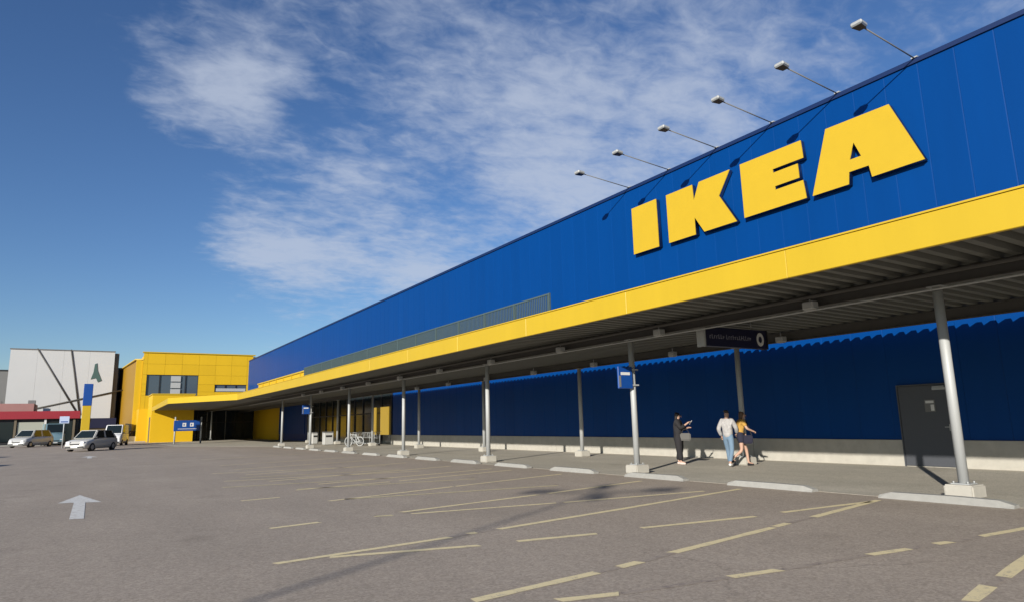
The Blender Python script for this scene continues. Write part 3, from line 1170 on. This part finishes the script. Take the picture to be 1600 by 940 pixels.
    obj('number_plate', bb, M_WHITE, t)
    bb = B()
    box(bb, -w * 0.8, w * 0.8, -hl - 0.02, -hl + 0.06, 0.28, 0.45)
    obj('bumper', bevel(bb, 0.02), M_BLACK, t)
    return t


def face(dx, dy):
    return math.atan2(-dx, dy)           # turn that sends local +y to (dx, dy)


car('silver car parked nose forward in front of the blue and yellow pylon', (0.1, 65.4, 0), face(-0.52, -0.85), (0.52, 0.51, 0.47), 4.5, 1.8, 1.64)
car('pale grey car, left of the two cars by the red shopfront', (-5.6, 92.2, 0), face(-0.50, -0.87), (0.44, 0.44, 0.42), 4.9, 2.0, 1.86)
car('teal windowed van parked behind the pale grey car at the red shopfront', (-4.0, 100.5, 0), face(0.15, -1), (0.16, 0.26, 0.30), 5.0, 2.0, 2.6, True, 'parked vans')
car('white van parked behind the silver car beside the pylon', (2.3, 86, 0), face(-0.2, -1), (0.75, 0.75, 0.74), 4.6, 1.8, 2.2, True, 'parked vans')
car('dark red car parked at the left edge, behind the pale grey car', (-11.3, 99, 0), face(0.9, -0.3), (0.25, 0.03, 0.03), 4.3, 1.8, 1.5)
car('grey car parked just past the left edge, only its long shadow in view', (-9.6, 52.8, 0), face(-0.2, -1), (0.2, 0.2, 0.21), 4.5, 1.8, 1.62)
car('blue car parked past the left edge nearer by, only its shadow in view', (-8.0, 38.2, 0), face(-0.2, -1), (0.05, 0.08, 0.2), 4.3, 1.75, 1.5)

# ---------------------------------------------------------------- buildings across the lot
wb_ = thing('white_hall', 'tall plain white hall with a small dark green emblem behind the red shopfront', 'building', (-4.5, 130, 0))
WO = (-4.5, 130, 0)
xs_ = [-11.3, -7.9, -4.5, -1.1, 2.3]
q = B()
box(q, -11.28, 2.28, 125.2, 150, 0, 14.1)
obj('core', q, M_GREY, wb_, WO)
for i in range(4):
    q = B()
    box(q, xs_[i] + 0.006, xs_[i + 1] - 0.006, 125.0, 125.198, 0, 14.1)
    obj('wall_panel', q, M_OFFW, wb_, WO)
q = B()
box(q, -11.4, 2.4, 124.9, 125.3, 14.102, 14.25)
obj('roof_edge', q, M_GREY, wb_, WO)
q = B()
box(q, 2.3, 2.95, 126, 150, 0, 14.0)
obj('side_strip', q, M_GREY, wb_, WO)
em = B()
prism(em, [(-0.75, -1.3), (-0.45, -0.2), (-0.35, 1.1), (-0.05, 1.25), (0.1, 0.1), (0.5, -0.9), (0.75, -1.5), (0.25, -1.75), (-0.05, -1.1)], 0, 0.06)
bmesh.ops.rotate(em, verts=list(em.verts), cent=(0, 0, 0), matrix=Matrix.Rotation(rad(90), 3, 'X'))
bmesh.ops.translate(em, verts=list(em.verts), vec=(0.0, 124.99, 11.0))
obj('emblem', em, mat('dark_green', (0.05, 0.10, 0.09), 0.6), wb_, WO)
gh = thing('grey_hall', 'dark grey hall at the left edge beside the tall white hall', 'building', (-20, 140, 0))
q = B()
box(q, -14, 8.3, -8, 12, 0, 11.3)
obj('wall', q, M_GREY, gh)
q = B()
box(q, -14.1, 8.4, -8.1, 12.1, 11.3, 11.5)
obj('roof_edge', q, M_DARK, gh)
bh = thing('brown_hall', 'brown wall standing between the white hall and the yellow block', 'building', (3.6, 140, 0))
q = B()
box(q, -0.6, 3.0, 0, 20, 0, 12.6)
obj('wall', q, M_BROWN, bh)
q = B()
box(q, -0.7, 3.1, -0.1, 20.1, 12.6, 12.8)
obj('roof_edge', q, M_GREY, bh)
for p0, p1, w_, lab in (((-8.0, 124.95, 14.3), (-1.95, 124.95, 4.1), 0.24, 'long thin steel mast leaning steeply in front of the white hall'),
                        ((-3.66, 124.95, 14.3), (-1.8, 124.95, 4.2), 0.24, 'shorter near-upright leaning steel mast right of the long one'),
                        ((-7.9, 124.9, 5.1), (4.5, 124.9, 8.2), 0.24, 'dark steel boom rising gently to the right across the white hall')):
    t = thing('steel_mast', lab, 'mast', p1 if p1[2] < p0[2] else p0, 0, 'steel masts by the white hall')
    o_ = tuple(t.location)
    b = B()
    cyl(b, p0, p1, w_ / 2 * 0.8, w_ / 2, n=10)
    obj('tube', b, M_BEAM, t, o_)
rb = thing('red_shopfront', 'low shop building with a red fascia band over dark shop windows', 'building', (-13, 105, 0))
q = B()
box(q, -14, 11.5, 0.6, 12, 0, 4.2)
obj('wall', q, M_DARK, rb)
q = B()
box(q, -14.2, 11.55, 0.0, 0.59, 3.3, 4.27)
obj('fascia', q, M_RED, rb)
q = B()
prism(q, [(-14, 2.0), (6.4, 2.0), (6.4, 9), (-14, 9)], 4.2, 5.3)
obj('upper_roof', q, M_PINK, rb)
for k in range(8):
    q = B()
    x = -13.6 + k * 3.1
    box(q, x, x + 2.7, 0.45, 0.58, 0.5, 2.9)
    wdw = obj('shop_window', q, M_GLASS if k % 3 else mat('pale_shop_glass', (0.35, 0.36, 0.3), 0.3), rb)
    q = B()
    box(q, x + 2.75, x + 3.0, 0.3, 0.59, 0.0, 3.29)
    obj('pier', q, M_BROWN if k % 2 else M_WHITE, rb)
for x, hh in ((2.0, 0.4), (5.6, 0.5), (7.3, 0.55)):
    q = B()
    box(q, x, x + 0.8, 4, 4.8, 4.2, 4.2 + hh + (1.1 if x < 6 else 0))
    obj('roof_unit', q, M_GREY if x < 7 else M_WHITE, rb)
q = B()
box(q, 11.56, 15.6, 1.0, 12, 0, 3.3)
obj('annex', q, M_BROWN, rb)
q = B()
box(q, 11.56, 15.7, 0.8, 0.99, 2.0, 3.3)
obj('annex_sign', q, M_SIGND, rb)

# planters and low kerb before the yellow wing
for i, x in enumerate((3.6, 4.9)):
    t = thing('planter', 'white box planter with clipped brown shrub, %s of two by the yellow wing' % ('left' if i == 0 else 'right'), 'planter', (x, 108, 0), 0, 'planters by the yellow wing')
    b = B()
    box(b, -0.5, 0.5, -0.4, 0.4, 0, 0.8)
    obj('box', bevel(b, 0.03), M_WHITE, t)
    b = B()
    for k in range(260):
        c = Vector((random.uniform(-0.5, 0.5), random.uniform(-0.4, 0.4), random.uniform(0.78, 1.5)))
        d1 = Vector((random.gauss(0, 1), random.gauss(0, 1), random.gauss(0, 1))).normalized() * 0.09
        d2 = d1.cross(Vector((random.gauss(0, 1), random.gauss(0, 1), random.gauss(0, 1)))).normalized() * 0.05
        quad(b, c - d1, c - d2, c + d1, c + d2)
    tag(obj('foliage', b, mat('brown_foliage', (0.10, 0.06, 0.03), 0.8), t), kind='stuff')
kb = B()
box(kb, -14, 6.2, 103.2, 103.45, 0.0, 0.14)
tag(obj('far_kerb', kb, M_KERB), kind='structure')

# ---------------------------------------------------------------- trolleys, bins and a bicycle by the entrance


def trolley(label, x, yy, rz):
    t = thing('shopping_trolley', label, 'trolley', (x, yy, 0.004), rz, 'shopping trolleys by the entrance')
    b = B()
    lo2 = [(-0.2, -0.35, 0.55), (0.2, -0.35, 0.55), (0.16, 0.4, 0.6), (-0.16, 0.4, 0.6)]
    hi2 = [(-0.28, -0.42, 1.0), (0.28, -0.42, 1.0), (0.22, 0.5, 0.95), (-0.22, 0.5, 0.95)]
    for R_ in (lo2, hi2):
        for i in range(4):
            bar(b, R_[i], R_[(i + 1) % 4], 0.018)
    for i in range(4):
        j = (i + 1) % 4
        for k in range(7):
            f = k / 7
            bar(b, Vector(lo2[i]).lerp(Vector(lo2[j]), f), Vector(hi2[i]).lerp(Vector(hi2[j]), f), 0.012)
    obj('basket', b, M_STEEL, t)
    b = B()
    for s in (-1, 1):
        bar(b, (s * 0.22, -0.4, 0.15), (s * 0.26, -0.42, 0.98), 0.025)
        bar(b, (s * 0.22, -0.4, 0.15), (s * 0.2, 0.45, 0.13), 0.025)
    obj('frame', b, M_STEEL, t)
    b = B()
    bar(b, (-0.3, -0.5, 1.05), (0.3, -0.5, 1.05), 0.04)
    obj('handle', b, M_SIGNB, t)
    for s in (-1, 1):
        for yw in (-0.38, 0.42):
            b = B()
            cyl(b, (s * 0.22 - 0.015, yw, 0.07), (s * 0.22 + 0.015, yw, 0.07), 0.07, n=10)
            obj('wheel', b, M_TYRE, t)


for i, (x, yy) in enumerate(((18.2, 49.2), (18.2, 50.4), (18.3, 51.7), (18.3, 53.1), (18.4, 54.6))):
    trolley('grey wire shopping trolley by the bright yellow panel, %s from the right' % ORD[i], x, yy, rad(70))


def bin_(label, x, yy, w_, h_):
    t = thing('litter_bin', label, 'bin', (x, yy, 0.004), 0, 'white bins by the entrance')
    b = B()
    box(b, -w_ / 2, w_ / 2, -0.3, 0.3, 0.05, h_)
    obj('body', bevel(b, 0.03), M_LENS, t)
    b = B()
    box(b, -w_ / 2 - 0.03, w_ / 2 + 0.03, -0.33, 0.33, h_ + 0.002, h_ + 0.08)
    obj('lid', bevel(b, 0.02), M_GREY, t)
    b = B()
    box(b, -w_ / 3, w_ / 3, -0.315, -0.302, h_ * 0.65, h_ * 0.8)
    obj('slot', b, M_DARK, t)


bin_('narrow white litter bin before the dark glass entrance, left one', 16.6, 59.6, 0.5, 0.95)
bin_('wide white litter bin before the dark glass entrance, right one', 16.4, 55.0, 0.75, 1.0)
bk = thing('bicycle', 'pale bicycle parked beside the bright yellow panel under the canopy', 'bicycle', (17.0, 50.2, 0.004), rad(35))
for yy in (-0.52, 0.52):
    b = B()
    for k in range(24):
        a0, a1 = 2 * math.pi * k / 24, 2 * math.pi * (k + 1) / 24
        bar(b, (0, yy + 0.33 * math.cos(a0), 0.34 + 0.33 * math.sin(a0)), (0, yy + 0.33 * math.cos(a1), 0.34 + 0.33 * math.sin(a1)), 0.05, 0.05, (1, 0, 0))
    w_ = obj('wheel', b, M_STEEL, bk)
    b = B()
    for k in range(6):
        a0 = math.pi * k / 6
        bar(b, (0, yy + 0.31 * math.cos(a0), 0.34 + 0.31 * math.sin(a0)), (0, yy - 0.31 * math.cos(a0), 0.34 - 0.31 * math.sin(a0)), 0.008)
    obj('spokes', b, M_STEEL, w_)
b = B()
for p0, p1 in (((0, -0.52, 0.34), (0, -0.15, 0.85)), ((0, -0.52, 0.34), (0, -0.05, 0.32)), ((0, -0.05, 0.32), (0, -0.18, 0.9)), ((0, -0.05, 0.32), (0, 0.38, 0.8)), ((0, -0.15, 0.82), (0, 0.36, 0.85)), ((0, 0.52, 0.34), (0, 0.34, 0.98))):
    bar(b, p0, p1, 0.04)
obj('frame', b, M_STEEL, bk)
b = B()
bar(b, (0, -0.32, 0.95), (0, -0.05, 0.95), 0.14, 0.05)
obj('saddle', b, M_BLACK, bk)
b = B()
bar(b, (-0.28, 0.32, 1.02), (0.28, 0.32, 1.02), 0.03)
obj('handlebar', b, M_BLACK, bk)

# ---------------------------------------------------------------- lamp post behind the viewer, its shadow crosses the stalls
lp = thing('car_park_lamp', 'tall four headed lamp post behind the viewer, only its shadow in view', 'lamp post', (-20.5, -7.1, 0))
b = B()
cyl(b, (0, 0, 0.3), (0, 0, 11.0), 0.045, 0.035, n=14)
obj('post', b, M_STEEL, lp)
b = B()
cyl(b, (0, 0, 0), (0, 0, 0.3), 0.3, n=16)
obj('footing', b, M_CONC, lp)
for dx, dy in ((1.1, -0.7), (-1.0, 0.85), (0.65, 0.7), (-0.8, -0.85)):
    b = B()
    bar(b, (0, 0, 10.95), (dx * 0.8, dy * 0.8, 11.05), 0.05)
    a_ = obj('arm', b, M_STEEL, lp)
    b = B()
    box(b, -0.16, 0.16, -0.32, 0.32, -0.06, 0.06)
    bmesh.ops.rotate(b, verts=list(b.verts), cent=(0, 0, 0), matrix=Matrix.Rotation(math.atan2(-dx, dy), 3, 'Z'))
    bmesh.ops.translate(b, verts=list(b.verts), vec=(dx, dy, 11.06))
    obj('lamp_head', b, M_GREY, a_)


# ---------------------------------------------------------------- people
def skin(name, verts, edges, material, parent, sub=2, root=0):
    me = bpy.data.meshes.new(name)
    me.from_pydata([v[0] for v in verts], edges, [])
    o = bpy.data.objects.new(name, me)
    C.objects.link(o)
    o.modifiers.new('skin', 'SKIN')
    if not me.skin_vertices:
        bpy.context.view_layer.objects.active = o
        bpy.ops.mesh.customdata_skin_add()
    for i, v in enumerate(verts):
        r = v[1]
        d = me.skin_vertices[0].data[i]
        d.radius = r if isinstance(r, tuple) else (r, r)
        d.use_root = (i == root)
    ss = o.modifiers.new('sub', 'SUBSURF')
    ss.levels = ss.render_levels = sub
    dg = bpy.context.evaluated_depsgraph_get()
    nm = bpy.data.meshes.new_from_object(o.evaluated_get(dg))
    bpy.data.objects.remove(o)
    bpy.data.meshes.remove(me)
    nm.name = name
    nm.materials.clear()
    nm.materials.append(material)
    for p in nm.polygons:
        p.use_smooth = True
    r = bpy.data.objects.new(name, nm)
    C.objects.link(r)
    r.parent = parent
    return r


def person(label, loc, rz, J, skin_m, top_m, leg_m, hair_m, shoe_m, hair_long=False, sleeves=1.0, shorts=False, skirt=False, bulk=1.0, wide=1.0):
    t = thing('person', label, 'person', loc, rz, 'people on the walkway')
    V = []
    E_ = []
    idx = {}

    def add(n, p, r, par=None):
        idx[n] = len(V)
        V.append((tuple(p), r))
        if par:
            E_.append((idx[par], idx[n]))
    D = dict(pelvis=(0, 0, 0.93), waist=(0, 0.0, 1.08), chest=(0, 0.0, 1.30), neck=(0, 0.0, 1.47), head0=(0, 0.01, 1.55), head1=(0, 0.02, 1.66), shL=(-0.17, 0, 1.39), shR=(0.17, 0, 1.39),
             elL=(-0.22, 0.02, 1.12), elR=(0.22, 0.02, 1.12), wrL=(-0.22, 0.1, 0.88), wrR=(0.22, 0.1, 0.88), hipL=(-0.09, 0, 0.88), hipR=(0.09, 0, 0.88), knL=(-0.1, 0.02, 0.48), knR=(0.1, 0.02, 0.48), anL=(-0.1, -0.02, 0.09), anR=(0.1, -0.02, 0.09))
    D.update(J)
    D = {k: Vector(v) for k, v in D.items()}
    add('pelvis', D['pelvis'], (0.125, 0.10))
    add('waist', D['waist'], (0.115, 0.085), 'pelvis')
    add('chest', D['chest'], (0.145, 0.10), 'waist')
    add('neck', D['neck'], 0.05, 'chest')
    add('head0', D['head0'], (0.075, 0.085), 'neck')
    add('head1', D['head1'], (0.078, 0.095), 'head0')
    fwd = Vector((0, 1, 0))
    for s in 'LR':
        add('sh' + s, D['sh' + s], 0.055, 'chest')
        add('el' + s, D['el' + s], 0.04, 'sh' + s)
        add('wr' + s, D['wr' + s], 0.028, 'el' + s)
        d = (D['wr' + s] - D['el' + s]).normalized()
        side = d.cross(Vector((0, 0, 1)))
        if side.length < 0.2:
            side = d.cross(Vector((0, 1, 0)))
        side.normalize()
        curl = side.cross(d).normalized()
        pm = D['wr' + s] + d * 0.06
        add('pm' + s, pm, (0.035, 0.02), 'wr' + s)
        for k, ln in enumerate((0.075, 0.085, 0.08, 0.065)):
            o_ = side * (k - 1.5) * 0.02
            add('f%d%s' % (k, s), pm + d * ln * 0.55 + o_, 0.009, 'pm' + s)
            add('g%d%s' % (k, s), pm + d * ln * 0.9 + o_ - curl * 0.03, 0.008, 'f%d%s' % (k, s))
        add('t0' + s, pm - side * 0.045 + d * 0.0, 0.010, 'pm' + s)
        add('t1' + s, pm - side * 0.06 + d * 0.035, 0.009, 't0' + s)
        add('hip' + s, D['hip' + s], 0.085, 'pelvis')
        add('kn' + s, D['kn' + s], 0.055, 'hip' + s)
        add('an' + s, D['an' + s], 0.036, 'kn' + s)
        add('toe' + s, D['an' + s] + Vector((0, 0.15, -0.05)), 0.03, 'an' + s)
    body = skin('body', V, E_, skin_m, t)
    # face
    hd = D['head1'] - Vector((0, 0, 0.05))
    b = B()
    for sx in (-0.03, 0.03):
        box(b, hd.x + sx - 0.012, hd.x + sx + 0.012, hd.y + 0.082, hd.y + 0.094, hd.z + 0.0, hd.z + 0.014)
    obj('eyes', b, M_BLACK, body)
    b = B()
    prism(b, [(hd.x - 0.012, hd.y + 0.07), (hd.x + 0.012, hd.y + 0.07), (hd.x, hd.y + 0.098)], hd.z - 0.04, hd.z - 0.008)
    obj('nose', bevel(b, 0.004), skin_m, body)
    b = B()
    box(b, hd.x - 0.025, hd.x + 0.025, hd.y + 0.08, hd.y + 0.092, hd.z - 0.068, hd.z - 0.056)
    obj('mouth', b, mat('lips', (0.35, 0.12, 0.1), 0.6), body)
    # top
    k = 1.18 * bulk
    tv = [(D['pelvis'] - Vector((0, 0, 0.10)), (0.138 * k, 0.115 * k)), (D['waist'], (0.12 * k, 0.095 * k)), (D['chest'], (0.150 * k, 0.108 * k)), (D['neck'] - Vector((0, 0, 0.03)), 0.062)]
    te = [(0, 1), (1, 2), (2, 3)]
    for s in 'LR':
        a = len(tv)
        tv.append((D['sh' + s], 0.066 * k))
        te.append((2, a))
        e = D['el' + s]
        tv.append((D['sh' + s].lerp(e, min(1, sleeves * 2)), 0.054 * k))
        te.append((a, a + 1))
        if sleeves > 0.5:
            tv.append((e.lerp(D['wr' + s], (sleeves - 0.5) * 2 * 0.95), 0.043 * k))
            te.append((a + 1, a + 2))
    tv = [(tuple(p), r) for p, r in tv]
    skin('top', tv, te, top_m, t)
    # trousers, shorts or skirt
    lv = [(tuple(D['waist'] + Vector((0, 0, 0.04))), (0.122, 0.095)), (tuple(D['pelvis']), (0.137, 0.115))]
    le = [(0, 1)]
    for s in 'LR':
        a = len(lv)
        lv.append((tuple(D['hip' + s]), 0.097 * wide))
        le.append((1, a))
        if shorts:
            lv.append((tuple(D['hip' + s].lerp(D['kn' + s], 0.55)), 0.095 * wide))
            le.append((a, a + 1))
        else:
            lv.append((tuple(D['kn' + s]), 0.07 * wide))
            lv.append((tuple(D['an' + s] + Vector((0, 0, 0.03))), 0.06 * wide))
            le += [(a, a + 1), (a + 1, a + 2)]
    skin('shorts' if shorts else 'trousers', lv, le, leg_m, t, root=1)
    for s in 'LR':
        a = D['an' + s]
        skin('shoe', [(tuple(a + Vector((0, -0.05, -0.045))), 0.044), (tuple(a + Vector((0, 0.05, -0.05))), 0.044), (tuple(a + Vector((0, 0.16, -0.06))), 0.035)], [(0, 1), (1, 2)], shoe_m, t)
    h1 = D['head1']
    hv = [(tuple(h1 + Vector((0, -0.03, 0.055))), (0.098, 0.098)), (tuple(h1 + Vector((0, -0.06, -0.03))), (0.10, 0.085))]
    he = [(0, 1)]
    if hair_long:
        hv += [(tuple(h1 + Vector((0, -0.08, -0.12))), (0.095, 0.06)), (tuple(h1 + Vector((0, -0.10, -0.26))), (0.085, 0.045))]
        he += [(1, 2), (2, 3)]
    skin('hair', hv, he, hair_m, t)
    return t, D


SKIN = mat('skin', (0.42, 0.26, 0.19), 0.6)
CLK = mat('black_cloth', (0.012, 0.011, 0.013), 0.85, bump=0.2)
HAIRB = mat('dark_hair', (0.012, 0.009, 0.008), 0.5)
HAIRN = mat('brown_hair', (0.09, 0.045, 0.02), 0.5)
JEANS = mat('pale_jeans', (0.13, 0.20, 0.28), 0.9, 0, 0.15, 12)
GREYJ = mat('pale_grey_plaid', (0.33, 0.32, 0.315), 0.9, 0, 0.6, 11)
YTOP = mat('mustard_cloth', (0.42, 0.24, 0.05), 0.9, 0, 0.12, 9)
NAVY = mat('navy_cloth', (0.014, 0.014, 0.03), 0.9)
t, D = person('person in black with wide trousers looking at a phone held up, grey bag on arm', (16.55, 16.25, 0.006), face(0.55, -0.83),
              dict(elR=(0.20, 0.13, 1.17), wrR=(0.10, 0.32, 1.32), elL=(-0.20, 0.12, 1.13), wrL=(-0.04, 0.32, 1.18), anR=(0.08, 0.05, 0.09), anL=(-0.08, -0.06, 0.09), head1=(0, 0.05, 1.64), head0=(0, 0.025, 1.54)), SKIN, CLK, CLK, HAIRB, mat('pale_shoe', (0.5, 0.42, 0.38), 0.7), True, 0.85, bulk=1.3, wide=1.6)
b = B()
box(b, -0.04, 0.04, -0.006, 0.006, -0.08, 0.08)
ph = obj('phone', bevel(b, 0.004), M_WHITE)
fw = Vector((0.55, -0.83, 0)).normalized()
rt = Vector((0.83, 0.55, 0)).normalized() * -1
ph.location = Vector((16.55, 16.25, 0)) + fw * 0.42 - rt * 0.06 + Vector((0, 0, 1.36))
ph.rotation_euler = (rad(-35), 0, face(0.55, -0.83))
tag(ph, 'pale phone held up by the person in black', 'phone')
bg_ = thing('handbag', 'grey handbag hanging from the arm of the person in black', 'bag', tuple(Vector((16.55, 16.25, 0.78)) + fw * 0.26 + rt * 0.14), face(0.55, -0.83))
b = B()
prism(b, [(-0.06, -0.17), (0.06, -0.17), (0.05, 0.17), (-0.05, 0.17)], 0, 0.24)
obj('pouch', bevel(b, 0.03, 2), mat('grey_leather', (0.06, 0.057, 0.05), 0.6), bg_)
b = B()
for k in range(8):
    a0, a1 = math.pi * k / 8, math.pi * (k + 1) / 8
    bar(b, (0, 0.11 * math.cos(a0), 0.23 + 0.14 * math.sin(a0)), (0, 0.11 * math.cos(a1), 0.23 + 0.14 * math.sin(a1)), 0.02)
obj('strap', b, CLK, bg_)
person('person in pale grey jacket and light blue jeans walking beside the one in yellow', (16.78, 14.38, 0.006), face(0.80, 0.25),
       dict(knL=(-0.1, 0.16, 0.5), anL=(-0.1, 0.22, 0.09), knR=(0.1, -0.02, 0.48), anR=(0.1, -0.22, 0.12), elL=(-0.26, -0.08, 1.14), wrL=(-0.24, 0.08, 0.92), elR=(0.24, 0.1, 1.15), wrR=(0.18, 0.26, 1.0)), SKIN, GREYJ, JEANS, HAIRB, M_WHITE, False, 1.0, bulk=1.12, wide=1.05)
t3, D3 = person('person in mustard yellow top and dark shorts striding beside the one in jeans', (17.2, 14.28, 0.006), face(0.75, -0.5),
                dict(knL=(-0.1, 0.2, 0.5), anL=(-0.1, 0.24, 0.09), knR=(0.1, 0.0, 0.47), anR=(0.1, -0.36, 0.2), chest=(0, 0.06, 1.28), neck=(0, 0.1, 1.44), head0=(0, 0.13, 1.52), head1=(0, 0.15, 1.61), shL=(-0.16, 0.07, 1.36), shR=(0.16, 0.07, 1.36),
                     elL=(-0.22, -0.02, 1.12), wrL=(-0.2, 0.18, 0.98), elR=(0.22, 0.18, 1.13), wrR=(0.14, 0.36, 1.06)), SKIN, YTOP, NAVY, HAIRN, CLK, True, 0.35, shorts=True, bulk=1.02, wide=1.2)
b3 = thing('shoulder_bag', 'dark shoulder bag at the hip of the person in yellow', 'bag', (17.3, 14.08, 0.68), face(0.75, -0.5))
b = B()
prism(b, [(-0.07, -0.16), (0.07, -0.16), (0.06, 0.16), (-0.06, 0.16)], 0, 0.26)
obj('pouch', bevel(b, 0.03, 2), NAVY, b3)
b = B()
bar(b, (0, -0.14, 0.25), (-0.1, -0.02, 0.74), 0.025)
bar(b, (0, 0.14, 0.25), (-0.1, 0.02, 0.74), 0.025)
obj('strap', b, CLK, b3)
